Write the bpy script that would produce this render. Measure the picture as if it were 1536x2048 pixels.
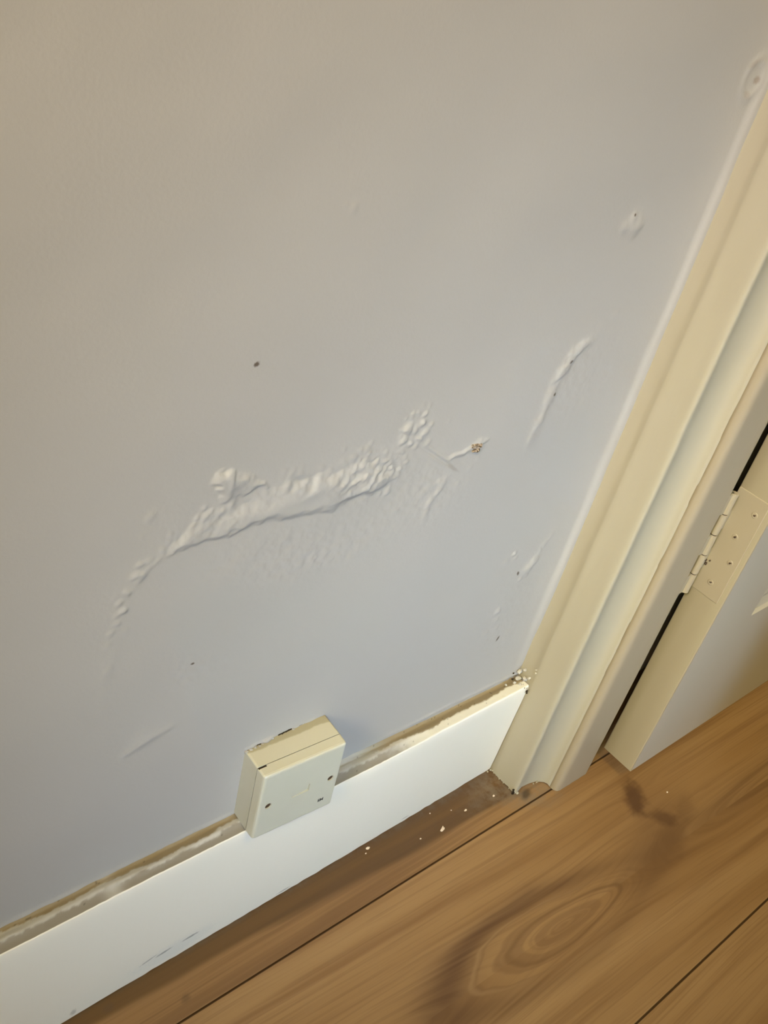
import bpy, bmesh, math, random
import numpy as np
from mathutils import Vector, Matrix

random.seed(7); rng = np.random.default_rng(11)
for o in list(bpy.data.objects): bpy.data.objects.remove(o)
S = bpy.context.scene; C = S.collection

# ------------------------------------------------------------------ camera
CAMX = [[0.7462769, 0.2216843, -0.6276359, -0.6132853], [-0.6264578, 0.5526271, -0.5496853, -0.3302724], [0.224992, 0.8034049, 0.5512887, 0.6978776], [0.0, 0.0, 0.0, 1.0]]
cam = bpy.data.cameras.new('camera'); co = bpy.data.objects.new('camera', cam); C.objects.link(co)
cam.sensor_fit = 'VERTICAL'; cam.sensor_height = 36; cam.lens = 34.1581
cam.clip_start = .01; co.matrix_world = Matrix(CAMX); S.camera = co

# ------------------------------------------------------------------ world, lights, exposure
S.view_settings.view_transform = 'Standard'; S.view_settings.look = 'None'
S.view_settings.gamma = 1; S.view_settings.use_curve_mapping = False
S.view_settings.exposure = 0.0
w = bpy.data.worlds.new('world'); S.world = w; w.use_nodes = True
w.node_tree.nodes['Background'].inputs[0].default_value = (.55, .65, .8, 1)
w.node_tree.nodes['Background'].inputs[1].default_value = .3

def area(name, loc, target, sx, sy, power, col, spread=180):
    l = bpy.data.lights.new(name, 'AREA'); l.shape = 'RECTANGLE'; l.size = sx; l.size_y = sy
    l.energy = power; l.color = col; l.spread = math.radians(spread)
    o = bpy.data.objects.new(name, l); C.objects.link(o); o.location = loc
    o.rotation_euler = (Vector(target) - Vector(loc)).to_track_quat('-Z', 'Y').to_euler()
    return o
area('cool_pool_fill', (-.95, -2.90, 1.15), (-.14, 0, .26), .6, .6, .80 * 1.56, (.565, .765, 1.0), 16)  # added cool beam, narrowed and aimed to pool low on the wall
area('upper_wall_fill', (-.95, -2.90, 1.15), (-.20, 0, .62), .6, .6, .80 * .12, (.9, 1.0, .9), 16)  # added faint beam that lifts the upper wall
area('high_frame_fill', (-1.2, -2.9, 2.1), (.05, -.05, .45), .4, .4, .80 * .12, (1.0, .65, .4), 24)  # added faint warm beam towards the door frame, no known source
area('standard_lamp_light', (-2.2, -.7, 1.9), (-.35, 0, .72), .3, .3, 1.2 * 1.80, (1.0, .835, .69), 30)
area('frame_side_fill', (-2.3, -1.1, 1.5), (.05, -.05, .22), .3, .3, 1.2 * .26, (1.0, .87, .32), 16)  # added warm beam to brighten the left-facing sides of the frame
area('ceiling_lamp_light', (-.45, -1.2, 2.3), (-.4, -.1, .3), .3, .3, 15 * 1.40, (1.0, .765, .26))

# ------------------------------------------------------------------ helpers
def link(name, me, parent=None, m=None, kind=None):
    o = bpy.data.objects.new(name, me); C.objects.link(o)
    if m is not None: me.materials.append(m)
    if parent is not None: o.parent = parent
    if kind: o['kind'] = kind
    return o
def from_bm(name, bm, m, parent=None, kind=None, smooth=False):
    me = bpy.data.meshes.new(name); bmesh.ops.recalc_face_normals(bm, faces=bm.faces)
    bm.to_mesh(me); bm.free()
    if smooth: me.shade_smooth()
    return link(name, me, parent, m, kind)
def tag(o, label, cat, group=None):
    o['label'] = label; o['category'] = cat
    if group: o['group'] = group
def box(bm, x0, x1, y0, y1, z0, z1, bev=0, seg=2):
    r = bmesh.ops.create_cube(bm, size=1); vs = r['verts']
    for v in vs:
        v.co = Vector((x0 + (v.co.x + .5) * (x1 - x0), y0 + (v.co.y + .5) * (y1 - y0), z0 + (v.co.z + .5) * (z1 - z0)))
    if bev:
        es = list({e for v in vs for e in v.link_edges})
        bmesh.ops.bevel(bm, geom=es, offset=bev, segments=seg, affect='EDGES', profile=.5)
def cyl(bm, a, b, r, n=24, r2=None):
    a = Vector(a); b = Vector(b); d = b - a
    res = bmesh.ops.create_cone(bm, cap_ends=True, segments=n, radius1=r, radius2=r if r2 is None else r2, depth=d.length)
    M = Matrix.Translation((a + b) / 2) @ d.to_track_quat('Z', 'Y').to_matrix().to_4x4()
    bmesh.ops.transform(bm, matrix=M, verts=res['verts'])
    return res['verts']
def grid_mesh(name, P, closed=False, flip=False):
    """P: (rows, cols, 3) numpy array of vertex positions"""
    R_, K = P.shape[:2]
    me = bpy.data.meshes.new(name)
    me.vertices.add(R_ * K); me.vertices.foreach_set('co', P.reshape(-1).astype(np.float32))
    i, j = np.meshgrid(np.arange(R_ - 1), np.arange(K - 1), indexing='ij')
    a = (i * K + j).ravel(); q = np.stack([a, a + 1, a + K + 1, a + K], 1)
    if flip: q = q[:, ::-1]
    n = len(q)
    me.loops.add(n * 4); me.loops.foreach_set('vertex_index', q.reshape(-1).astype(np.int32))
    me.polygons.add(n); me.polygons.foreach_set('loop_start', (np.arange(n) * 4).astype(np.int32))
    me.update(calc_edges=True); me.validate(); me.shade_smooth()
    return me
def boolean(o, cutters):
    for c in cutters:
        md = o.modifiers.new('b', 'BOOLEAN'); md.operation = 'DIFFERENCE'; md.object = c; md.solver = 'EXACT'
    bpy.context.view_layer.update()
    dg = bpy.context.evaluated_depsgraph_get()
    me = bpy.data.meshes.new_from_object(o.evaluated_get(dg)); o.modifiers.clear(); o.data = me
    for c in cutters: bpy.data.objects.remove(c)

# ---- value noise in numpy
def vnoise(x, y, scale, seed=0):
    r = np.random.default_rng(seed); T = r.random((256, 256)) * 2 - 1
    u = x * scale + 37.3; v = y * scale + 91.7
    i = np.floor(u).astype(int); j = np.floor(v).astype(int); fu = u - i; fv = v - j
    fu = fu * fu * (3 - 2 * fu); fv = fv * fv * (3 - 2 * fv)
    g = lambda a, b: T[a % 256, b % 256]
    return (g(i, j) * (1 - fu) + g(i + 1, j) * fu) * (1 - fv) + (g(i, j + 1) * (1 - fu) + g(i + 1, j + 1) * fu) * fv
def fbm(x, y, scale, seed=0, oct=3):
    return sum(vnoise(x, y, scale * 2 ** k, seed + k) * .5 ** k for k in range(oct)) / (2 - .5 ** (oct - 1))
def sstep(t): t = np.clip(t, 0, 1); return t * t * (3 - 2 * t)
def dseg(X, Z, pts):
    """distance to polyline and the parameter 0..1 along it"""
    pts = np.array(pts, float) / 1000; best = np.full(X.shape, 9.); par = np.zeros(X.shape)
    L = np.r_[0, np.cumsum(np.hypot(*np.diff(pts, axis=0).T))]
    for k in range(len(pts) - 1):
        a, b = pts[k], pts[k + 1]; d = b - a; l2 = d @ d
        t = np.clip(((X - a[0]) * d[0] + (Z - a[1]) * d[1]) / l2, 0, 1)
        dd = np.hypot(X - a[0] - t * d[0], Z - a[1] - t * d[1]); m = dd < best
        best[m] = dd[m]; par[m] = ((L[k] + t * math.sqrt(l2)) / L[-1])[m]
    return best, par
def inside(X, Z, poly):
    poly = np.array(poly, float) / 1000; c = np.zeros(X.shape, bool); n = len(poly)
    for i in range(n):
        x1, z1 = poly[i]; x2, z2 = poly[i - 1]
        cond = ((z1 > Z) != (z2 > Z)) & (X < (x2 - x1) * (Z - z1) / (z2 - z1 + 1e-12) + x1)
        c ^= cond
    return c

# ---- node helper
class N:
    def __init__(s, name, rough=.5, spec=.5):
        s.m = bpy.data.materials.new(name); s.m.use_nodes = True; s.t = s.m.node_tree
        s.b = s.t.nodes['Principled BSDF']; s.b.inputs['Roughness'].default_value = rough
        s.b.inputs['Specular IOR Level'].default_value = spec; s.co = None
    def new(s, ty, **k):
        n = s.t.nodes.new(ty)
        for a, b in k.items(): setattr(n, a, b)
        return n
    def set(s, sock, v):
        if isinstance(v, E_): s.t.links.new(v.o, sock)
        elif isinstance(v, bpy.types.NodeSocket): s.t.links.new(v, sock)
        elif isinstance(v, (tuple, list)): sock.default_value = tuple(v) + ((1,) if len(v) == 3 and len(sock.default_value) == 4 else ())
        else: sock.default_value = v
    def math(s, op, *a):
        n = s.new('ShaderNodeMath', operation=op)
        for i, v in enumerate(a): s.set(n.inputs[i], v)
        return E_(s, n.outputs[0])
    def xyz(s):
        tc = s.new('ShaderNodeTexCoord'); sp = s.new('ShaderNodeSeparateXYZ')
        s.t.links.new(tc.outputs['Object'], sp.inputs[0]); s.vec = tc.outputs['Object']
        return [E_(s, sp.outputs[i]) for i in range(3)]
    def comb(s, x, y, z):
        n = s.new('ShaderNodeCombineXYZ')
        for i, v in enumerate((x, y, z)): s.set(n.inputs[i], v)
        return n.outputs[0]
    def noise(s, vec, scale=1, detail=3, rough=.5, dist=0):
        n = s.new('ShaderNodeTexNoise'); s.set(n.inputs['Vector'], vec); s.set(n.inputs['Scale'], scale)
        n.inputs['Detail'].default_value = detail; n.inputs['Roughness'].default_value = rough; n.inputs['Distortion'].default_value = dist
        return E_(s, n.outputs['Fac'])
    def mix(s, f, a, b, mode='MIX'):
        n = s.new('ShaderNodeMix', data_type='RGBA', blend_type=mode)
        s.set(n.inputs[0], f); s.set(n.inputs[6], a); s.set(n.inputs[7], b)
        return n.outputs[2]
    def ramp(s, f, lo, hi):
        n = s.new('ShaderNodeMapRange', interpolation_type='SMOOTHSTEP')
        s.set(n.inputs[0], f); s.set(n.inputs[1], lo); s.set(n.inputs[2], hi)
        return E_(s, n.outputs[0])
    def base(s, c): s.set(s.b.inputs['Base Color'], c)
    def bump(s, h, strength=.3, dist=.001):
        n = s.new('ShaderNodeBump'); n.inputs['Strength'].default_value = strength; n.inputs['Distance'].default_value = dist
        s.set(n.inputs['Height'], h); s.t.links.new(n.outputs[0], s.b.inputs['Normal'])
class E_:
    def __init__(s, n, o): s.n = n; s.o = o
    def _b(op):
        return lambda s, v: s.n.math(op, s, v)
    __add__ = _b('ADD'); __radd__ = _b('ADD'); __sub__ = _b('SUBTRACT'); __mul__ = _b('MULTIPLY'); __rmul__ = _b('MULTIPLY')
    __truediv__ = _b('DIVIDE'); __pow__ = _b('POWER')
    def __rsub__(s, v): return s.n.math('SUBTRACT', v, s)
    def max(s, v): return s.n.math('MAXIMUM', s, v)
    def min(s, v): return s.n.math('MINIMUM', s, v)
    def abs(s): return s.n.math('ABSOLUTE', s)
    def sqrt(s): return s.n.math('SQRT', s)
    def exp(s): return s.n.math('EXPONENT', s)
    def sin(s): return s.n.math('SINE', s)
    def clamp(s): return s.n.math('MINIMUM', s.n.math('MAXIMUM', s, 0.), 1.)
def blob(n, x, z, cx, cz, rx, rz, ang=0., warp=None, soft=.5):
    """0..1 mask of a rotated ellipse with a soft, optionally noisy rim"""
    c, s_ = math.cos(ang), math.sin(ang)
    u = ((x - cx) * c + (z - cz) * s_) * (1 / rx); v = ((z - cz) * c - (x - cx) * s_) * (1 / rz)
    r = (u * u + v * v).sqrt()
    if warp is not None: r = r + warp
    return 1 - n.ramp(r, 1 - soft, 1 + soft)

# ------------------------------------------------------------------ materials
def mat_wall():
    n = N('wall_paint', .62, .3); x, y, z = n.xyz()
    big = n.noise(n.vec, 7, 3); col = n.mix(big, (.386, .377, .366), (.406, .397, .386))
    wn = n.noise(n.vec, 900, 2) - .5
    for cx, cz, rx, rz, a in ((-.3624, .2923, .0012, .0009, 0), (-.354, .4868, .0016, .0012, .3), (-.0522, .1829, .0011, .0026, -.4),
                              (-.0977, .4523, .0016, .0012, 0), (-.1028, .4286, .0014, .0012, 0), (-.0608, .2575, .0012, .0022, .5), (-.0875, .5515, .0009, .0009, 0)):
        col = n.mix(blob(n, x, z, cx, cz, rx, rz, a, wn), col, (.10, .08, .06))
    col = n.mix(blob(n, x, z, -.0111, .6337, .003, .0022, 0, wn) * .6, col, (.22, .17, .12))
    col = n.mix(blob(n, x, z, -.0215, .6425, .0045, .002, .5, wn) * .35, col, (.30, .25, .20))
    col = n.mix(blob(n, x, z, -.0150, .6245, .0045, .002, -.4, wn) * .35, col, (.30, .25, .20))
    col = n.mix(blob(n, x, z, -.1835, .3875, .007, .0011, -.58, wn, .6) * .5, col, (.25, .23, .21))
    n.base(col); n.bump(n.noise(n.vec, 420, 3), .18, .0006)
    return n.m
def paint(name, col, col2, rough=.38, marks=(), bump=.12, spec=.5):
    n = N(name, rough, spec); x, y, z = n.xyz()
    c = n.mix(n.noise(n.comb(x * 14, y * 14, z * 3), 1, 3), col, col2)
    wn = (n.noise(n.vec, 500, 3) - .5) * 1.2
    for (cx, cz, rx, rz, a, mc, k) in marks:
        c = n.mix(blob(n, x, z, cx, cz, rx, rz, a, wn) * k, c, mc)
    n.base(c); n.bump(n.noise(n.comb(x * 260, y * 260, z * 40), 1, 3), bump, .0006)
    return n.m
M_wall = mat_wall()
dk = (.10, .105, .11)
M_skirt = paint('skirting_paint', (.80, .80, .735), (.835, .835, .78), .33, marks=(
    (-.338, .0160, .0062, .0011, .02, dk, .85), (-.3605, .0155, .0056, .0011, .1, dk, .85), (-.373, .0165, .006, .0008, .2, dk, .6),
    (-.352, .012, .03, .008, .0, (.60, .66, .68), .35), (-.115, .0045, .004, .0009, 0, dk, .4), (-.43, .006, .002, .003, 0, dk, .4),
    (-.25, .0035, .006, .001, 0, dk, .5)))
M_arch = paint('architrave_paint', (.390, .366, .283), (.416, .392, .315), .48, bump=.15, spec=.3)
M_frame = paint('frame_paint', (.350, .306, .228), (.37, .326, .250), .38)
M_door = paint('door_face_paint', (.475, .455, .40), (.51, .487, .432), .42)
M_edge = paint('door_edge_paint', (.362, .322, .226), (.384, .348, .262), .40)  # yellower and darker tone than the door face
M_hinge = paint('hinge_paint', (.375, .33, .24), (.40, .36, .275), .38, bump=.2)
M_dark = N('dark_hole', .9, .1); M_dark.base((.03, .022, .015)); M_dark = M_dark.m
M_ink = N('black_print', .6, .2); M_ink.base((.025, .025, .025)); M_ink = M_ink.m
M_screw = N('rusty_screw', .5, .5); M_screw.base((.075, .048, .032)); M_screw.b.inputs['Metallic'].default_value = .4; M_screw = M_screw.m
M_crumb = N('plaster_crumb', .9, .2); M_crumb.base((.80, .70, .60)); M_crumb = M_crumb.m
M_filler = N('filler', .8, .2); M_filler.base(M_filler.mix(M_filler.noise(M_filler.xyz()[0].n.vec, 500, 2), (.36, .34, .30), (.52, .51, .47))); M_filler = M_filler.m
def mat_plastic(name, a, b, stain=False):
    n = N(name, .42, .45); x, y, z = n.xyz(); col = n.mix(n.noise(n.vec, 60, 3), a, b)
    if stain:   # yellowed upper surface with a darker olive strip at the back
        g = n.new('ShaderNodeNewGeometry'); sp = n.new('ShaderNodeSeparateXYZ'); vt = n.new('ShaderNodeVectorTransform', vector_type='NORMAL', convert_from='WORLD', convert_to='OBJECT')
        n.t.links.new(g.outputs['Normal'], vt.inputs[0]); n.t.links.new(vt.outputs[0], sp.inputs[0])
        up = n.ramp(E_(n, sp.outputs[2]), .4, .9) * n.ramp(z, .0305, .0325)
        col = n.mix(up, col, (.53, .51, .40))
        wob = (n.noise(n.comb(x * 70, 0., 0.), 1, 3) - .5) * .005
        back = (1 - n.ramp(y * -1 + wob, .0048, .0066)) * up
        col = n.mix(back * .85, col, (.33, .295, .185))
    n.base(col); n.bump(n.noise(n.vec, 700, 2), .08, .0004)
    return n.m
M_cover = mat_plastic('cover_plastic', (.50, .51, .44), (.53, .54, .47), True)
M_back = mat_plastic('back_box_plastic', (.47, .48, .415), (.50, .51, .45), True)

def mat_floor():
    n = N('oak_laminate', .40, .45); x, y, z = n.xyz()
    p1 = n.math('GREATER_THAN', y, -.063); groove = (1 - n.ramp((y + .063).abs().min((y + .257).abs()), .0006, .0011)); p3 = n.math('LESS_THAN', y, -.257)
    wx = (n.noise(n.comb(x * 5, y * 22, 0.), 1, 2) - .5)
    # cathedral figure
    cx, cy, L, W = -.062, -.1665, .118, .0265
    yc = (x - cx) * -.03 + cy
    dx = (x - cx) * (1 / L); dy = (y - yc)
    taper = 1 - dx.clamp() * .35
    r = (dx * dx + (dy / (taper * W)) ** 2).sqrt() if False else (dx * dx + (dy * dy) / (taper * taper * (W * W))).sqrt()
    r = r + wx * .75 + (n.noise(n.comb(x * 13, y * 60, 4.), 1, 2) - .5) * .22
    # streak coordinate flowing round the figure and the knots
    env = (dx * dx * -.55).exp()
    sgn = n.math('SIGN', dy)
    ye = sgn * (dy * dy + env * (W * W * .9)).sqrt()
    def knot(kx, ky, l, h):
        ax = (x - kx) * (1 / l); d = y - ky
        return n.math('SIGN', d) * (((d * d) + (ax * ax * -1).exp() * (h * h)).sqrt() - d.abs())
    ye = ye + knot(.113, -.113, .03, .006) + knot(.114, -.146, .04, .008)
    yeff = ye * (1 - p1) * (1 - p3) + y * (p1 + p3)
    seed = p1 * 3.7 + p3 * 8.1
    ywarp = yeff + wx * .006
    s1 = n.noise(n.comb(x * 2.2 + seed, ywarp * 95, seed), 1, 3, .6)
    s2 = n.noise(n.comb(x * 7 + seed, ywarp * 420, seed), 1, 2, .5)
    s3 = n.noise(n.comb(x * 1.6 + seed, ywarp * 26, seed), 1, 2, .5)
    pores = n.noise(n.comb(x * 30, ywarp * 1500, 0.), 1, 2, .6)
    col = n.mix(n.ramp(s3, .3, .7), (.365, .228, .108), (.280, .160, .066))
    col = n.mix(n.ramp(s1, .45, .72) * .62, col, (.190, .098, .040))
    col = n.mix(n.ramp(s2, .48, .7) * .42, col, (.215, .120, .052))
    col = n.mix(n.ramp(pores, .52, .8) * .22, col, (.17, .09, .04))
    # figure colours
    ring = n.noise(n.comb(r * 6, x * 3, 0.), 1, 3, .5)
    inn = (1 - n.ramp(r, .85, 1.05)) * (1 - p1) * (1 - p3)
    col = n.mix(inn * n.ramp(ring, .42, .60) * .5, col, (.175, .095, .045))
    d1 = (r - 1.22) * 3.4; halo = (d1 * d1 * -1).exp()
    side = n.ramp(dx * -.5 + dy * 14., -.35, .75)
    col = n.mix(halo * (.34 + side * .62) * (1 - p1) * (1 - p3) * (.55 + s2 * .6), col, (.105, .052, .026))
    d2 = (r - .93) * 34.; col = n.mix((d2 * d2 * -1).exp() * .5 * side * (1 - p3), col, (.36, .235, .12))
    d3 = (r - .60) * 18.; col = n.mix((d3 * d3 * -1).exp() * .38 * (1 - p3), col, (.135, .07, .03))
    # tail of the figure running to the knots and beyond
    col = n.mix(blob(n, x, y, .085, -.160, .060, .020, .35, wx * .9, .8) * .5, col, (.150, .078, .034))
    col = n.mix(blob(n, x, y, .24, -.172, .16, .018, .0, wx * 1.2, .9) * n.ramp(s1, .3, .6) * .6, col, (.135, .070, .032))
    kn = (n.noise(n.vec, 75, 3) - .5) * 1.5
    for kx, ky, rx, rz, a, k in ((.1085, -.1150, .0185, .0110, .9, .85), (.117, -.146, .011, .0085, -.6, .65), (.098, -.167, .028, .012, .3, .28), (.145, -.152, .018, .009, .5, .25)):
        col = n.mix(blob(n, x, y, kx, ky, rx, rz, a, kn, .6) * k, col, (.095, .045, .022))
    # dark heartwood band on the board against the skirting, dust and grime in the corner
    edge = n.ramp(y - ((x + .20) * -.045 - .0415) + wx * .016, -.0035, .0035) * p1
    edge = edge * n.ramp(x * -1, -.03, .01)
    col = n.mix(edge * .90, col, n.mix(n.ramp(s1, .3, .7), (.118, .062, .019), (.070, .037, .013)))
    fl = n.ramp(s1 + s2 * .3, .60, .72) * p1
    col = n.mix(fl * .3, col, (.13, .07, .03))
    dn = n.noise(n.vec, 70, 4, .7)
    dust = (blob(n, x, y, .012, -.052, .035, .016, -.5, kn * .8, .6) + blob(n, x, y, -.018, -.028, .03, .012, .3, kn, .7) * .7).clamp()
    col = n.mix(dust * n.ramp(dn, .30, .62) * .62, col, (.215, .175, .135))
    col = n.mix(blob(n, x, y, .010, -.0545, .007, .004, .2, kn, .6) * .8, col, (.055, .038, .022))
    for kx, ky, rr in ((-.359, -.050, .004), (-.4075, -.0275, .004)):
        col = n.mix(blob(n, x, y, kx, ky, rr, rr * .7, .2, kn, .6) * .5, col, (.11, .065, .035))
    line = n.ramp(y, -.0245, -.0170); col = n.mix(line * n.ramp(dn, .35, .7) * p1 * .6, col, (.13, .105, .08))
    col = n.mix(groove * .85, col, (.035, .016, .006))
    n.base(col); n.bump(s2 + pores * .5, .10, .0004)
    n.set(n.b.inputs['Roughness'], n.math('ADD', s1 * .15, .44))
    return n.m
M_floor = mat_floor()

# ------------------------------------------------------------------ structure: floor
def floor_mesh():
    prof = []
    seam_y = [.131, -.063, -.257, -.451, -.645, -.839, -1.033, -1.227, -1.421, -1.615, -1.809, -2.003, -2.197, -2.391, -2.585, -2.779, -2.973]
    prof.append((.40, 0))
    for s in seam_y:
        for d, h in ((.0013, 0), (.0008, -.0003), (.0005, -.0014), (-.0005, -.0014), (-.0008, -.0003), (-.0013, 0)):
            prof.append((s + d, h))
    prof.append((-3.1, 0))
    xs = np.array([-2.6, -.8, -.4, 0, .4, .8, 1.5])
    P = np.zeros((len(prof), len(xs), 3))
    for i, (yy, hh) in enumerate(prof): P[i, :, 0] = xs; P[i, :, 1] = yy; P[i, :, 2] = hh
    me = grid_mesh('floor', P)
    for f in me.polygons: f.use_smooth = False
    return me
fl = link('floor', floor_mesh(), None, M_floor, 'structure')

# ------------------------------------------------------------------ structure: blistered wall
LOW = [(-412.8,348.8),(-407.5,359.5),(-397.9,371.2),(-387.5,381.6),(-369.9,382.7),(-348.2,382.9),(-325.6,384.1),(-304.0,379.7),(-282.0,378.9),(-260.5,384.0),(-241.3,386.5),(-230.5,391.2)]
UP = [(-413.6,352.6),(-410.0,365.4),(-401.3,377.3),(-387.4,392.3),(-372.8,403.1),(-360.8,403.0),(-336.4,406.2),(-324.0,409.6),(-303.9,410.7),(-282.9,411.8),(-263.6,415.6),(-234.3,403.0)]
BLOB = [(-370.7,419.1),(-367.5,427.4),(-358.8,428.1),(-348.6,421.4),(-334.9,415.5),(-329.4,408.7),(-343.2,408.9),(-351.9,404.7),(-360.5,404.8),(-366.1,413.9)]
def wall_height(X, Z):
    H = np.zeros(X.shape)
    wx = fbm(X, Z, 140, 5) * .0034; wz = fbm(X, Z, 140, 25) * .0034
    Xw, Zw = X + wx, Z + wz
    # long blister band
    ins = inside(Xw, Zw, LOW + UP[::-1])
    dl, pl = dseg(Xw, Zw, LOW); du, pu = dseg(Xw, Zw, UP)
    cl = np.where(dl < du, pl, pu)
    hmax = np.interp(pl, [0, .12, .3, .45, .8, 1], [.0006, .0011, .0016, .0027, .0027, .0007])
    wup = np.interp(pu, [0, .3, .6, 1], [.004, .012, .016, .012])
    body = sstep(dl / (.0062 + .0026 * vnoise(X, Z, 60, 71))) * sstep(du / wup)
    rough = np.clip(fbm(X, Z, 170, 41) * 1.3, -1, 1) * sstep((.016 - du) / .014) * .0017 + fbm(X, Z, 260, 43) * .0008 * sstep((-.335 - X) / .03)
    body = body * (1 + .45 * vnoise(X, Z, 75, 72) + .35 * fbm(X, Z, 190, 73) * sstep((-.33 - X) / .02))
    H += np.where(ins, hmax * body + rough * sstep(dl / .004) * sstep(du / .003) * np.interp(pl, [0, .2, 1], [.35, .6, 1]), 0)
    # flaky right half of the band
    g = np.exp(-(((X + .258) / .024) ** 2 + ((Z - .397) / .015) ** 2) ** 1.3)
    rid = 1 - np.abs(vnoise(Xw * .75 + Zw * .5, Zw * .75 - Xw * .5, 150, 9)) * 2
    H += g * (np.clip(rid, -.3, 1) * .0009 + np.maximum(fbm(X, Z, 300, 77), -.1) * .0022)
    # blister above the band
    ins = inside(Xw, Zw, BLOB); db, _ = dseg(Xw, Zw, BLOB + BLOB[:1])
    dent = np.exp(-(((X + .350) / .010) ** 2 + ((Z - .412) / .004) ** 2))
    H += np.where(ins, sstep(db / .0055) * .0026 + np.maximum(vnoise(X, Z, 320, 3), 0) * .0012, 0) - dent * .0013 * ins
    # round bumps
    B = [(-236,427,3.6,2.2),(-229.2,425,2.8,1.5),(-219.8,421.5,3,1.3),(-223.2,416.7,2.6,1.1),(-236.3,419.4,3,1.6),(-224.3,434.3,2.4,1.1),(-234,436.8,2,.8),(-224.6,429,2.6,1.2),
         (-216.4,426,2.2,1.1),(-214.9,413.4,2.4,.9),(-224.8,411.7,2.4,1.1),(-229.5,415,2.4,1.0),(-229,401.8,2.2,1.2),(-231,405,1.6,.9),(-251.9,401.7,2.6,1),(-269.6,419.6,2,.7),(-264.6,419.2,2.6,.9),(-262,416,2,.9),
         (-282.4,423.4,1.8,.5),(-274.8,415.7,2.2,.8),(-248,395.4,3,1.3),(-237.9,382.6,2.6,1.2),(-253.1,386,3.6,1.3),(-245,383,2.2,.8),(-236.8,410.7,2,.7),(-239.7,399.6,2.4,1),(-243,405,2,.7),(-222,441,1.6,.4),
         (-201,426,1.6,.4),(-87.5,549.5,3,1.0),(-92.7,543.4,4.5,.9),(-78,544.5,4.5,1.0),(-84,545,6.5,1.3),(-82,540,5,.8),
         (-75.7,282.6,2.4,1.8),(-83,276,4,.9),(-72,277,3,.8),(-50,259,6,2.6),(-44,265,5,2.0),(-55,250,2.8,1.6),(-48,252,2.4,1.4),(-69.2,220.9,3.8,1.8),(-66,210,2.8,1.0),(-62,198,4,.9),(-74,196,4,.8),(-59,190,5,.6),(-40,180,7,.7),(-70,184,3,.3),
         (-414,344,2.4,.8),(-417,338,2.6,.7),(-414,358.5,2.2,.9),(-411.5,352,2.2,1.0),(-409,364,2,.8),(-418,330,2.5,.4),(-409,336,3,.4),(-405,398,2,.3),(-401.8,409,3.2,.7),(-403,372,3,.8),(-416,312,3,.5),
         (-356.8,288.6,5,.35),(-362,285,4,.3),(-350,282,5,.3),(-387.8,243,9,.9),(-280.6,283.4,5,.35),(-313.3,561.5,2.6,.6),(-318,563,1.5,.3),(-65.8,482.2,4,.5),(-316,416,2.2,.5),(-311,417,2,.4),
         (-167,384,2.4,.4),(-162,390,1.8,.4),(-174,372,3,.4),(-231,370,3,.4),(-226,365,3.5,.4)]
    rb = np.random.default_rng(3)
    for k in range(46):
        t = rb.random(); px = np.interp(t, np.linspace(0, 1, len(UP)), [q[0] for q in UP]); pz = np.interp(t, np.linspace(0, 1, len(UP)), [q[1] for q in UP])
        B.append((px + rb.normal(0, 2.5), pz + abs(rb.normal(0, 4)) - 3, rb.uniform(1.2, 2.8), rb.uniform(.25, .9)))
    for k in range(26):
        t = rb.random(); B.append((-236 + rb.normal(0, 7) + 9 * t, 412 + 26 * t + rb.normal(0, 3), rb.uniform(1.0, 2.0), rb.uniform(.3, .8)))
    for bx, bz, r, h in B:
        r /= 1000; m = (np.abs(X - bx / 1000) < 3 * r) & (np.abs(Z - bz / 1000) < 3 * r)
        d2 = ((X[m] + .35 * wx[m] - bx / 1000) ** 2 + (Z[m] + .35 * wz[m] - bz / 1000) ** 2) / (r * r * .8)
        H[m] += .85 * h / 1000 * np.exp(-d2 ** 1.3)
    # thin ridges
    for pts, wdt, h, br in (([(-158,406),(-160.8,403.7),(-170.6,401.2),(-178.5,398),(-187.3,397.3),(-193.7,393.8)], .0024, .0015, .3),
                            ([(-187.5,386),(-190.7,375.7),(-192.5,368.3),(-196.2,363.2),(-196.2,348)], .0024, .0014, .9),
                            ([(-76,473),(-87.4,462.8),(-95.6,458.3),(-100.6,447.9),(-105.8,439.5),(-104.3,427.5),(-106.6,416.3),(-109.7,401),(-109,388)], .0044, .0024, .9),
                            ([(-32.4,292.7),(-43.2,275),(-50,262)], .003, .0007, .7),
                            ([(-416,330),(-418,300),(-414,270)], .004, .0003, .9)):
        d, t = dseg(Xw, Zw, pts); mod = 1 - br * (.5 + .5 * vnoise(t * .3, t * 0, 45, 6)) ** 1.0
        H += h * np.exp(-(d / wdt) ** 2.4) * mod * np.minimum(1, np.minimum(t, 1 - t) * 6 + .15)
    # raised seam line of the long right ridge plus a scratch across it
    d, t = dseg(X, Z, [(-221.9,412.9),(-201.4,399.3),(-177.6,383.5)])
    H += -.0009 * np.exp(-(d / .0008) ** 2) * np.sin(np.pi * np.clip(t, .02, .98)) + .0006 * np.exp(-((d - .0022) / .0012) ** 2) * np.sin(np.pi * t)
    # faint crumbly texture under the band and on the left
    for cx, cz, rx, rz, h in ((-.277, .343, .03, .008, .00035), (-.30, .36, .07, .02, .00028), (-.36, .285, .02, .014, .00030), (-.20, .375, .03, .025, .00025), (-.08, .44, .03, .04, .00015), (-.06, .20, .03, .05, .0002)):
        H += h * np.exp(-((X - cx) / rx) ** 2 - ((Z - cz) / rz) ** 2) * fbm(X, Z, 210, 15) * 2.2
    d, t = dseg(X, Z, [(-400,235),(-385,241),(-372,243)]); H += .0007 * np.exp(-(d / .003) ** 2)
    H *= .74
    # rubbed halo at the frame, upper right
    rr = np.hypot(X + .0155, (Z - .634) * .8); H += .0006 * np.exp(-((rr - .009) / .0028) ** 2)
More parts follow.
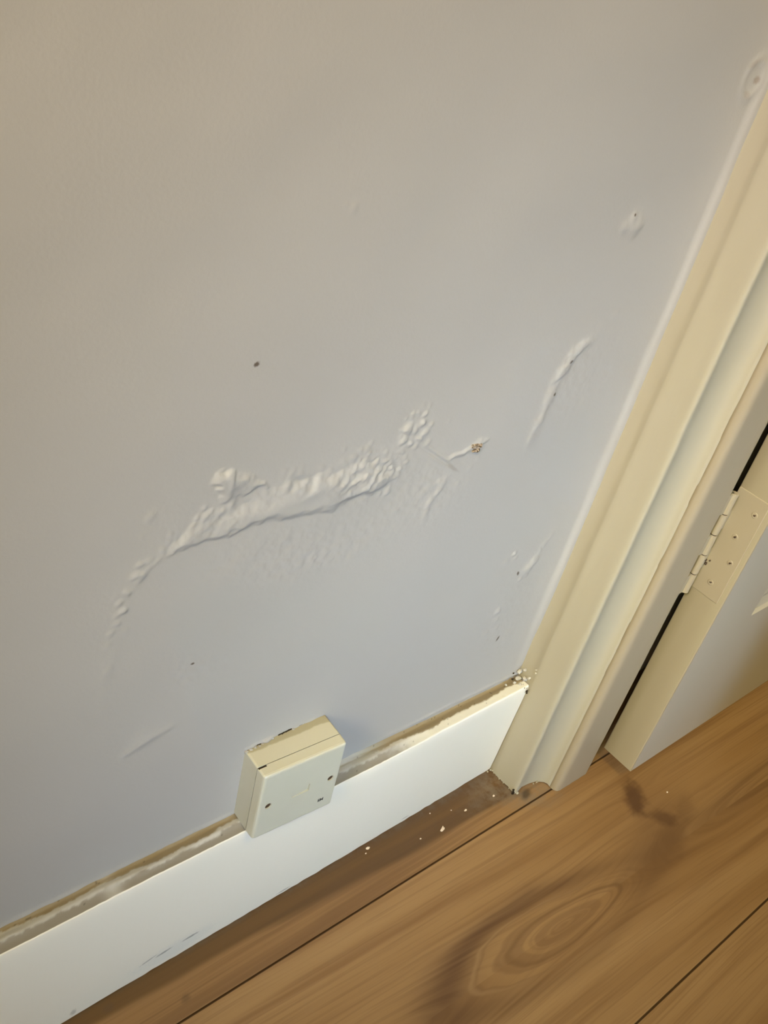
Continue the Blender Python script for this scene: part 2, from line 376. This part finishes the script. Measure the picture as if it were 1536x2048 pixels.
    # slow unevenness of the plaster, and the fillet of paint against the architrave
    H += fbm(X, Z, 9, 60, 2) * .0011 * sstep((-X) / .03) + fbm(X, Z, 38, 66, 2) * .00018
    fw = .0100 + .0018 * vnoise(Z, Z * 0, 22, 4)
    H += sstep((X + fw) / fw) ** 1.3 * .0023 * (1 + .25 * vnoise(Z, Z * 0, 30, 8)) * np.interp(Z, [.16, .22, .7], [.45, 1, .8])
    # plaster feathered up over the back of the socket, top and left
    u, v = X + .2722, Z - .1525
    top = np.exp(-((v - .0346) / .0011) ** 2) * (u > -.036) * (u < .034); H += top * np.clip(.0020 + .0018 * vnoise(X, Z, 300, 90), 0, 1) * np.interp(u, [-.036, -.018, -.008, .002, .006, .034], [1, .8, .1, 0, .5, .0])
    lip = np.exp(-((Z - .1188) / .0022) ** 2) * .0006 * (1 + vnoise(X, Z, 90, 14)); H += lip
    return H
xf = np.arange(-.50, -.0100, .0009); xf = np.r_[xf, np.linspace(-.0100, .006, 26)]
zf = np.arange(.108, .70, .0009)
xs = np.r_[[-2.5, -1.5, -.9, -.6], xf, [.04, .087]]
zs = np.r_[[-.01, .05, .10], zf, [.8, 1.2, 2.4]]
X, Z = np.meshgrid(xs, zs)
H = wall_height(X, Z); edge = (X > -.505) & (Z < .705); H *= edge
# the missing chip
P = np.stack([X, -H, Z], -1)
wall = link('wall_back', grid_mesh('wall_back', P), None, M_wall, 'structure')

def struct(name, bm, m): return from_bm(name, bm, m, None, 'structure')
bm = bmesh.new(); box(bm, .087, 1.4, 0, .1, -.02, 2.42); struct('wall_passage', bm, M_wall)
bm = bmesh.new(); box(bm, 1.3, 1.4, -3.1, 0, -.02, 2.42); struct('wall_far_right', bm, M_wall)
bm = bmesh.new(); box(bm, -2.6, -2.5, -3.1, .1, -.02, 2.42); struct('wall_left', bm, M_wall)
bm = bmesh.new(); box(bm, -2.6, 1.4, -3.1, .1, 2.4, 2.5); struct('ceiling', bm, M_wall)
# door wall: stub behind the frame, far side of the opening and the header
OY = -.83
bm = bmesh.new(); box(bm, .022, .083, -3.0, OY - .018, -.02, 2.4); box(bm, .022, .083, OY - .018, -.04, 2.06, 2.4); box(bm, .030, .083, -.040, .004, -.02, 2.4)
struct('wall_right', bm, M_wall)
# wall behind the viewer, with the window opening
bm = bmesh.new()
wx0, wx1, wz0, wz1 = -.55, .0, .65, 1.85; wx0, wx1 = -1.2, -.05
for a in ((-2.6, wx0, -.02, 2.42), (wx1, 1.4, -.02, 2.42), (wx0, wx1, -.02, wz0), (wx0, wx1, wz1, 2.42)): box(bm, a[0], a[1], -3.1, -3.0, a[2], a[3])
struct('wall_front', bm, M_wall)

# ------------------------------------------------------------------ extruded painted timber
def extrude(name, prof, z1, m, amp=.0003, seed=0, raggy=0., chips=(), parent=None, kind='structure', flipn=False):
    prof = np.array(prof, float)
    # resample the profile
    pts = [prof[0]]
    for a, b in zip(prof[:-1], prof[1:]):
        k = max(1, int(np.hypot(*(b - a)) / .0025))
        for t in range(1, k + 1): pts.append(a + (b - a) * t / k)
    pts = np.array(pts); z = np.r_[np.arange(0, .72, .004), np.linspace(.75, z1, 8)]
    Sg = np.r_[0, np.cumsum(np.hypot(*np.diff(pts, axis=0).T))]
    P = np.zeros((len(z), len(pts), 3)); P[:, :, 0] = pts[:, 0]; P[:, :, 1] = pts[:, 1]; P[:, :, 2] = z[:, None]
    nz = fbm(P[:, :, 2], np.broadcast_to(Sg, P.shape[:2]) * 3, 28, seed, 3)
    nz2 = fbm(P[:, :, 2], np.broadcast_to(Sg, P.shape[:2]) * 3, 28, seed + 9, 3)
    P[:, :, 0] += nz * amp; P[:, :, 1] += nz2 * amp
    if raggy: P[0, :, 2] = .0003 + np.abs(vnoise(Sg, Sg * 0, 420, seed)) * raggy
    me = grid_mesh(name, P, flip=flipn)
    return link(name, me, parent, m, kind)
A0 = [(.034, .004), (.0030, .0035), (.0026, -.004), (.0020, -.010), (.0012, -.0155), (.0002, -.0180), (-.0002, -.0200), (0, -.026), (.0001, -.036), (0, -.0440), (.0003, -.0462), (.0010, -.0476), (.0024, -.0484),
      (.0070, -.0472), (.0120, -.0463), (.0180, -.0462), (.0240, -.0470), (.0295, -.0486), (.0340, -.0509), (.0370, -.0537), (.0384, -.0568), (.0388, -.0600), (.044, -.060)]
extrude('trim_1', A0, 2.08, M_arch, .0004, 3, .0016)
B0 = [(.044, -.0590), (.0389, -.0595), (.0389, -.0625), (.0394, -.0648), (.0405, -.0667), (.0424, -.0680), (.0448, -.0686), (.060, -.0687), (.0855, -.0686), (.0868, -.0680), (.0870, -.0670), (.0870, -.0200), (.0870, -.0002)]
extrude('trim_2', B0, 2.05, M_frame, .00022, 13, .0006)
mir = lambda P: [(a, 2 * (-.0686 + OY) / 2 - b) for a, b in P]
extrude('trim_3', [(a, -.0686 + OY + -b * 1.0) for a, b in A0[:-1]] , 2.08, M_arch, .0003, 23, flipn=True)
extrude('trim_4', [(a, -.0686 + OY - b) for a, b in B0[:-3]] + [(.0870, OY - .05)], 2.05, M_frame, .0002, 33, flipn=True)
bm = bmesh.new(); box(bm, -.0002, .0385, OY - .05, -.002, 2.045, 2.10, .002); struct('trim_5', bm, M_arch)
bm = bmesh.new(); box(bm, .0385, .087, OY, -.068, 2.03, 2.06, .001); struct('trim_6', bm, M_frame)

# ------------------------------------------------------------------ skirting
bx = np.r_[[-2.5, -1.5, -.8], np.arange(-.56, -.0005, .0012), [0.0004]]
ztop = np.interp(bx, [-.56, -.43, -.3735, -.3085, -.2213, -.186, -.133, -.06, -.013, 0], [.1185, .1182, .1186, .1172, .1153, .1150, .1146, .1155, .1165, .1172])
zbk = np.interp(bx, [-.56, -.4265, -.368, -.3088, -.2028, -.1108, -.0103, 0], [.118, .1190, .1178, .1185, .1187, .1142, .1152, .116])
ybot = np.interp(bx, [-.56, -.438, -.253, -.093, 0], [-.0205, -.0199, -.0178, -.0154, -.0138])
ytop = -.0168 + .0004 * vnoise(bx, bx * 0, 40, 2)
nt, nf = 20, 14; rows = []
for k in range(nt + 1):
    t = k / nt   # ledge back to front
    yy = .002 * (1 - t) + (ytop + .0008) * t
    zz = zbk * (1 - t) + (ztop) * t
    bead = np.exp(-((t - .60 - .05 * vnoise(bx, bx * 0, 25, 31)) / .13) ** 2) * .0010 * (1 + .5 * vnoise(bx, bx * 0, 60, 33))
    back = -.0012 * np.exp(-((t - .25) / .14) ** 2) * (1 + .4 * vnoise(bx, bx * 0 + t, 70, 35))
    right = sstep((bx + .16) / .06)      # right third: paint feathered over the front half of the ledge
    bead = bead * (1 - right) + right * .0009 * sstep((t - .38) / .25)
    rgh = .00035 * fbm(bx, bx * 0 + t * .02, 260, 37)
    rows.append(np.stack([bx, yy, zz + bead + back + rgh], -1))
for d, zd in ((.0003, -.0003), (0, -.0011)):
    rows.append(np.stack([bx, ytop + d, ztop + zd], -1))
for k in range(1, nf + 1):
    t = k / nf; rows.append(np.stack([bx, ytop * (1 - t) + ybot * t + .0002 * fbm(bx, bx * 0 + t * .1, 30, 39), (ztop - .0011) * (1 - t) + .0006 * t + (t == 1) * .0006 * vnoise(bx, bx * 0, 150, 44)], -1))
P = np.stack(rows, 0)
sk = link('baseboard_back', grid_mesh('baseboard_back', P, flip=True), None, None, 'structure')
# pigment of the ledge: bare timber at the back, a bead of white filler, a grey band in front
tt = np.concatenate([np.linspace(0, 1, nt + 1), np.full(nf + 2, 2.)])
T = np.broadcast_to(tt[:, None], P.shape[:2]); BX = P[:, :, 0]
n1 = fbm(BX, T * .02, 55, 51) * .16 + fbm(BX, T * .02, 300, 52) * .08
right = sstep((BX + .17) / .05); left = sstep((-.36 - BX) / .05)
wood = 1 - sstep((T + n1 - (.48 - .12 * left + .12 * right)) / .07 + .5)
wood *= np.where((BX > -.238) & (BX < -.15), .0 + sstep((BX + .20) / .05), 1)
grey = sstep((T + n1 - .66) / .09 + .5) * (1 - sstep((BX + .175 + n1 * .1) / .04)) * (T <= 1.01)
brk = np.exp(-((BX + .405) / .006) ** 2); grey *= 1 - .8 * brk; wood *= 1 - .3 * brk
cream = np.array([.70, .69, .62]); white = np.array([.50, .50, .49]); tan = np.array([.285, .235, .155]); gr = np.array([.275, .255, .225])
col = np.where(T[..., None] > 1.01, cream, white * (1 - right[..., None]) + cream * right[..., None])
col = col * (1 - wood[..., None]) + tan * wood[..., None]
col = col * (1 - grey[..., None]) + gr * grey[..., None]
spk = (fbm(BX, T * .02, 420, 58) > .62) & (T < .9) ; col[spk] = col[spk] * .55
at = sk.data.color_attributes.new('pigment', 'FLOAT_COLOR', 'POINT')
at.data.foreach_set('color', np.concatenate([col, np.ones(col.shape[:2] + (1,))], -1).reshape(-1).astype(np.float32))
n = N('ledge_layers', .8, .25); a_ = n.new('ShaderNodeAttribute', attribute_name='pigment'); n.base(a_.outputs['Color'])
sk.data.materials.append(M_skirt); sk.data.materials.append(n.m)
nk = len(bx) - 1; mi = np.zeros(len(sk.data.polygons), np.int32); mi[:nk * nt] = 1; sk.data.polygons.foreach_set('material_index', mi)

# crumbly filler where skirting, wall and architrave meet
def lumps(bm, pts, seed):
    from mathutils import noise as mn
    r = random.Random(seed)
    for x, y, z, s in pts:
        v = bmesh.ops.create_icosphere(bm, subdivisions=3, radius=s)['verts']
        off = Vector((r.uniform(-9, 9), r.uniform(-9, 9), r.uniform(-9, 9))); sc = (r.uniform(.75, 1.3), r.uniform(.6, 1.1), r.uniform(.55, 1.1))
        for q in v:
            d = q.co.normalized(); k = 1 + .55 * mn.noise(d * 1.7 + off) + .25 * mn.noise(d * 4 + off)
            q.co = Vector((q.co.x * sc[0], q.co.y * sc[1], q.co.z * sc[2])) * k + Vector((x, y, z))
bm = bmesh.new()
lumps(bm, [(-.0035, -.013, .1162, .0022), (-.0010, -.0160, .1150, .0018), (-.006, -.011, .1168, .0016), (-.009, -.007, .1168, .0014), (-.002, -.005, .1180, .0028), (-.0010, -.0172, .1105, .0010),
           (-.0005, -.003, .1240, .0024), (-.012, -.012, .1164, .0010), (-.0068, -.0150, .1160, .0010), (.0005, -.010, .1205, .0024), (-.0175, -.0045, .1160, .0012), (0, -.007, .1290, .0018), (.001, -.0135, .1240, .0014)], 4)
from_bm('filler', bm, M_filler, sk, smooth=True)
bm = bmesh.new()
lumps(bm, [(-.0050, -.0160, .1165, .0010), (-.0022, -.0182, .1130, .0010), (-.0012, -.0184, .1105, .0008), (-.0085, -.0035, .1180, .0010), (-.0065, -.0012, .1225, .0009)], 6)
from_bm('crack', bm, M_dark, sk, smooth=True)
# ragged drips of paint on the bottom edge of the architrave
bm = bmesh.new()
lumps(bm, [(.0005, -.0172, .0016, .0012), (.0000, -.0195, .0010, .0009), (.0000, -.0230, .0012, .0010), (-.0002, -.0275, .0008, .0009), (.0, -.033, .0008, .0008), (.0028, -.0492, .0014, .0013), (.030, -.0502, .0022, .0013), (.0260, -.0494, .0012, .0008), (-.0012, -.0158, .0020, .0012), (-.0045, -.0152, .0008, .0010), (.0, -.0405, .0008, .0008)], 9)
tr1 = bpy.data.objects['trim_1']; from_bm('paint_drip', bm, M_arch, tr1, smooth=True)
bm = bmesh.new(); lumps(bm, [(-.0006, -.0462, .0026, .0013), (-.0006, -.0458, .0045, .0010), (-.0008, -.0468, .0010, .0014)], 12)
from_bm('crack', bm, M_dark, tr1, smooth=True)
# blob of paint standing on the architrave
bm = bmesh.new(); lumps(bm, [(.0008, -.0172, .138, .0016), (.0004, -.0180, .1345, .0013)], 14); from_bm('paint_drip', bm, M_arch, tr1, smooth=True)

# chip of bare plaster on the short ridge
bm = bmesh.new(); lumps(bm, [(-.1700, -.0024, .4018, .0025), (-.1655, -.0022, .4014, .0023), (-.1680, -.0022, .3985, .0026)], 22)
for v in bm.verts: v.co.y = -.0008 + (v.co.y + .0008) * .55
M_chip = N('bare_plaster_chip', .9, .2); M_chip.base(M_chip.mix(M_chip.ramp(M_chip.noise(M_chip.xyz()[0].n.vec, 900, 2), .4, .6), (.10, .075, .05), (.42, .35, .28))); M_chip = M_chip.m
from_bm('chip', bm, M_chip, wall, smooth=False)

# ------------------------------------------------------------------ door
XD, YF, YN, ZB, ZT, XE = .114, -.0618, -.0968, .0175, 2.02, .114 + .74
door = bpy.data.objects.new('door_1', None); C.objects.link(door); door.location = (XD, YF, ZB); door['kind'] = 'structure'
T_ = Matrix.Translation((-XD, -YF, -ZB))
def dpart(name, bm, m, smooth=False):
    bmesh.ops.transform(bm, matrix=T_, verts=bm.verts); return from_bm(name, bm, m, door, smooth=smooth)
bm = bmesh.new()
# slab with two sunk, bevelled panels on the near face, the same on the far face
px0, px1 = .2010, .2010 + .56; pz = [(.1905, .83), (1.0, 1.90)]
def face_with_panels(y, dirn):
    xs_ = [XD + .0008, px0, px1, XE]; zs_ = [ZB, pz[0][0], pz[0][1], pz[1][0], pz[1][1], ZT]
    V = {}
    def vv(x, yy, z):
        k = (round(x, 5), round(yy, 5), round(z, 5))
        if k not in V: V[k] = bm.verts.new((x, yy, z))
        return V[k]
    for i in range(3):
        for j in range(5):
            x0, x1, z0, z1 = xs_[i], xs_[i + 1], zs_[j], zs_[j + 1]
            if i == 1 and j in (1, 3):
                prev = (x0, x1, z0, z1, y)
                for inset, dep in ((.0015, .0035), (.011, .0060), (.022, .0030), (.030, .0030)):
                    a0, a1, c0, c1, d = x0 + inset, x1 - inset, z0 + inset, z1 - inset, y + dirn * dep
                    p = prev; A = [(p[0], p[4], p[2]), (p[1], p[4], p[2]), (p[1], p[4], p[3]), (p[0], p[4], p[3])]
                    Bq = [(a0, d, c0), (a1, d, c0), (a1, d, c1), (a0, d, c1)]
                    for q in range(4): bm.faces.new([vv(*A[q]), vv(*A[(q + 1) % 4]), vv(*Bq[(q + 1) % 4]), vv(*Bq[q])])
                    prev = (a0, a1, c0, c1, d)
                bm.faces.new([vv(*q) for q in Bq])
            else: bm.faces.new([vv(x0, y, z0), vv(x1, y, z0), vv(x1, y, z1), vv(x0, y, z1)])
face_with_panels(YN, 1); face_with_panels(YF, -1)
for (xa, xb) in ((XE, XE),):
    bm.faces.new([bm.verts.new(c) for c in ((XE, YN, ZB), (XE, YF, ZB), (XE, YF, ZT), (XE, YN, ZT))])
for zq in (ZB, ZT): bm.faces.new([bm.verts.new(c) for c in ((XD, YN, zq), (XE, YN, zq), (XE, YF, zq), (XD, YF, zq))])
dpart('panel', bm, M_door)
E0 = [(XD + .004, YN), (XD + .0012, YN + .00005), (XD + .0004, YN + .0006), (XD, YN + .0016), (XD, YN + .012), (XD, YF - .012), (XD, YF - .001), (XD + .0006, YF), (XD + .004, YF)]
zz = np.r_[np.arange(ZB, .72, .006), np.linspace(.75, ZT, 6)]; Pq = np.zeros((len(zz), len(E0), 3))
for i, (a, b) in enumerate(E0): Pq[:, i, 0] = a - XD; Pq[:, i, 1] = b - YF
Pq[:, :, 2] = zz[:, None] - ZB
Pq[:, :, 0] += fbm(Pq[:, :, 2], Pq[:, :, 1] * 2, 30, 71) * .0002
link('edge', grid_mesh('edge', Pq, flip=True), door, M_edge)['label'] = 'yellowish painted hinge edge of the door'
# hinge
HZ0, HZ1 = .2335, .3395
bm = bmesh.new(); box(bm, XD - .0007, XD + .002, YN + .0050, YF - .0002, HZ0, HZ1, .0006, 2)
hinge = dpart('hinge', bm, M_hinge)
KX, KY, KR = .0990, -.0662, .0036; hh = (HZ1 - HZ0) / 5
for k in range(5):
    bm = bmesh.new(); z0, z1 = HZ0 + k * hh + .0004, HZ0 + (k + 1) * hh - .0004
    cyl(bm, (KX, KY, z0), (KX, KY, z1), KR, 20)
    if k % 2 == 0: box(bm, .0865, KX, KY - .0006, KY + .0022, z0, z1)
    else: box(bm, KX, XD + .0002, KY + .0005, KY + .0030, z0, z1)
    bmesh.ops.bevel(bm, geom=[e for e in bm.edges if abs(e.verts[0].co.z - e.verts[1].co.z) < 1e-6], offset=.0005, segments=2, affect='EDGES')
    bmesh.ops.transform(bm, matrix=T_, verts=bm.verts); from_bm('knuckle', bm, M_hinge, hinge, smooth=False)
bm = bmesh.new(); cyl(bm, (KX, KY, HZ0 + .0006), (KX, KY, HZ1 - .0006), KR * .8, 14); bmesh.ops.transform(bm, matrix=T_, verts=bm.verts); from_bm('pin', bm, M_dark, hinge)
for (yy, z_) in ((-.0842, .3244), (-.0784, .2979), (-.0852, .2747), (-.0782, .2482)):
    bm = bmesh.new(); vs = cyl(bm, (XD - .0004, yy, z_), (XD - .0010, yy, z_), .0034, 20, .0024)
    bmesh.ops.transform(bm, matrix=T_, verts=bm.verts); s_ = from_bm('screw', bm, M_hinge, hinge, smooth=False)
    bm = bmesh.new(); lumps(bm, [(XD - .0009, yy, z_, .0010), (XD - .0009, yy - .0007, z_ + .0006, .0007)], int(z_ * 1e4)); bmesh.ops.transform(bm, matrix=T_, verts=bm.verts)
# note: heads are clogged, only the middle shows dark
    from_bm('recess', bm, M_screw, hinge, smooth=True)
bm = bmesh.new(); lumps(bm, [(XD - .0010, -.0655, .2640, .0016), (XD - .0010, -.0668, .2610, .0013), (XD - .001, -.0690, .2655, .0009)], 77); bmesh.ops.transform(bm, matrix=T_, verts=bm.verts); from_bm('stain', bm, M_screw, hinge, smooth=True)

# ------------------------------------------------------------------ telephone socket
sock = bpy.data.objects.new('telephone_socket', None); C.objects.link(sock)
rv = Vector((-.0047, -.027, -.0606)); sock.location = (-.2722, 0, .1525)
sock.rotation_mode = 'QUATERNION'; sock.rotation_quaternion = Matrix.Rotation(rv.length, 3, rv.normalized()).to_quaternion()
tag(sock, 'cream plastic telephone socket box with two screws on the wall above the skirting', 'telephone socket')
hw, hh_ = .0339, .03405
def rounded_slab(bm, w0, w1, h0, h1, y0, y1, rc, seg=5, bev=0):
    """slab between depths y0 (back, half size w0,h0) and y1 (front, w1,h1), corner radius rc"""
    rings = []
    stations = [(y0, w0, h0)] + ([(y1 + bev, w1, h1), (y1 + bev * .45, w1 - bev * .16, h1 - bev * .16), (y1 + bev * .12, w1 - bev * .5, h1 - bev * .5), (y1, w1 - bev, h1 - bev)] if bev else [(y1, w1, h1)])
    for y_, w_, h_ in stations:
        ring = []
        for cx_, cz_, a0 in ((1, 1, 0), (-1, 1, 90), (-1, -1, 180), (1, -1, 270)):
            for s in range(seg + 1):
                a = math.radians(a0 + 90 * s / seg)
                ring.append(bm.verts.new((cx_ * (w_ - rc) + rc * math.cos(a), y_, cz_ * (h_ - rc) + rc * math.sin(a))))
        rings.append(ring)
    n_ = len(rings[0])
    for a, b in zip(rings[:-1], rings[1:]):
        for i in range(n_): bm.faces.new((a[i], a[(i + 1) % n_], b[(i + 1) % n_], b[i]))
    bm.faces.new(rings[0]); bm.faces.new(rings[-1][::-1])
bm = bmesh.new(); rounded_slab(bm, hw, hw, hh_, hh_, .0006, -.0184, .0016)
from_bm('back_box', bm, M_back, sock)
bm = bmesh.new(); rounded_slab(bm, hw, hw - .0002, hh_, hh_ - .0002, -.0190, -.0278, .0016, 5, .0022)
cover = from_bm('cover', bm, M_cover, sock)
bm = bmesh.new(); rounded_slab(bm, hw - .0008, hw - .0008, hh_ - .0008, hh_ - .0008, -.018, -.0196, .0012); from_bm('seam', bm, M_dark, sock)
cut = []
for sx in (-.0257, .0263):
    bm = bmesh.new(); cyl(bm, (sx, -.0235, -.0004), (sx, -.029, -.0004), .0026, 28); cut.append(from_bm('cut', bm, None))
bm = bmesh.new(); box(bm, -.0064, .0080, -.029, -.0258, -.0033, .0042); cut.append(from_bm('cut', bm, None))
bm = bmesh.new(); box(bm, -.0335, -.0272, -.0202, -.0182, .0322, .036); cut.append(from_bm('cut', bm, None))
par = cover.parent; cover.parent = None
boolean(cover, cut); cover.parent = par
bm = bmesh.new(); box(bm, -.0335, -.0272, -.0200, -.0184, .0318, .03345); from_bm('slot', bm, M_dark, sock)
for sx in (-.0257, .0263):
    bm = bmesh.new(); cyl(bm, (sx, -.0230, -.0004), (sx, -.0270, -.0004), .00255, 24)
    for v in [v for v in bm.verts if v.co.y < -.026]: v.co.y += .0005 * (1 if v.co.z > -.0004 else 0)
    from_bm('screw', bm, M_screw, sock)['label'] = 'dark brown sunken cover screw'
bm = bmesh.new(); bm_v = []
for (x_, z_, d) in ((-.0062, -.0031, -.02735), (.0078, -.0031, -.02655), (.0078, .0040, -.0271), (-.0062, .0040, -.0277)): bm_v.append(bm.verts.new((x_, d, z_)))
f = bm.faces.new(bm_v); ex = bmesh.ops.extrude_face_region(bm, geom=[f]); 
for v in [g for g in ex['geom'] if isinstance(g, bmesh.types.BMVert)]: v.co.y += .0010
from_bm('shutter', bm, M_cover, cover)
cu = bpy.data.curves.new('lettering', 'FONT'); cu.body = 'MS'; cu.size = .0040; cu.extrude = .00006; cu.align_x = 'CENTER'; cu.align_y = 'CENTER'; cu.offset = .00014
to = bpy.data.objects.new('t', cu); C.objects.link(to); bpy.context.view_layer.update()
me = bpy.data.meshes.new_from_object(to.evaluated_get(bpy.context.evaluated_depsgraph_get())); bpy.data.objects.remove(to)
def wall_y(u): return .0604 * u - .0001      # depth of the wall surface in the socket's own frame
bm = bmesh.new(); pts = []
for u0, u1, rad in ((-.0245, -.0215, .0006), (-.0195, -.0180, .0005), (-.0065, .0040, .0007), (.0070, .0290, .00045)):
    u = u0
    while u < u1: pts.append((u, wall_y(u) - .0002, .0344 + random.uniform(-.0001, .0002), rad * random.uniform(.8, 1.15))); u += .0006
lumps(bm, pts, 31); from_bm('crack', bm, M_dark, sock, smooth=True)
bm = bmesh.new(); lumps(bm, [(-.0335, wall_y(-.0335) - .0010, .0335, .0013), (-.0300, wall_y(-.03) - .0012, .0338, .0012), (-.0265, wall_y(-.0265) - .0014, .0340, .0014), (-.0232, wall_y(-.0232) - .0016, .0338, .0011), (-.0205, wall_y(-.02) - .0012, .0341, .0009), (-.012, wall_y(-.012) - .0008, .0342, .0008), (.0055, wall_y(.0055) - .0010, .0342, .0009)], 32)
from_bm('paint_smear', bm, M_wall, sock, smooth=True)
# text lies in xy facing +z: stand it up on the cover, upside down
Rm = Matrix.Translation((.0217, -.02785, -.0217)) @ Matrix.Rotation(math.radians(90), 4, 'X') @ Matrix.Rotation(math.radians(180), 4, 'Z')
me.transform(Rm); me.name = 'lettering'; me.materials.clear(); link('lettering', me, cover, M_ink)['label'] = 'small black letters MS printed upside down'

# ------------------------------------------------------------------ plaster crumbs on the floor
cr = [(-.1625, -.0215, .0013, 'pale plaster crumb on the floor close to the skirting, right below the socket'),
      (-.1672, -.0245, .0006, 'tiny plaster speck beside the crumb close to the skirting below the socket'),
      (-.1146, -.0384, .0007, 'tiny plaster speck on the dark floor band, left of the curled flake'),
      (-.0911, -.0418, .0017, 'curled plaster flake at the edge of the dark floor band, middle of the board'),
      (-.0885, -.0224, .0007, 'tiny plaster speck near the skirting, above the curled flake'),
      (-.0561, -.0371, .0011, 'bright round plaster crumb on the dark floor band near the door frame'),
      (-.0683, -.0300, .0005, 'faintest plaster speck between the round crumb and the skirting'),
      (-.0198, -.0390, .0010, 'pale plaster speck on the floor nearest to the architrave foot'),
      (.1462, -.1283, .0011, 'plaster speck beside the dark wood knot in front of the door')]
for i, (x_, y_, s, lab) in enumerate(cr):
    bm = bmesh.new(); lumps(bm, [(0, 0, s * .55, s)] + ([(s * 1.1, s * .5, s * .5, s * .7), (s * 1.9, s * 1.4, s * .4, s * .5)] if s > .0015 else []), 100 + i)
    for v in bm.verts: v.co.z = max(v.co.z * .75, 0)
    o = from_bm('plaster_crumb', bm, M_crumb, None, smooth=False); o.location = (x_, y_, 0)
    tag(o, lab, 'plaster crumb', 'plaster crumbs on the floor')
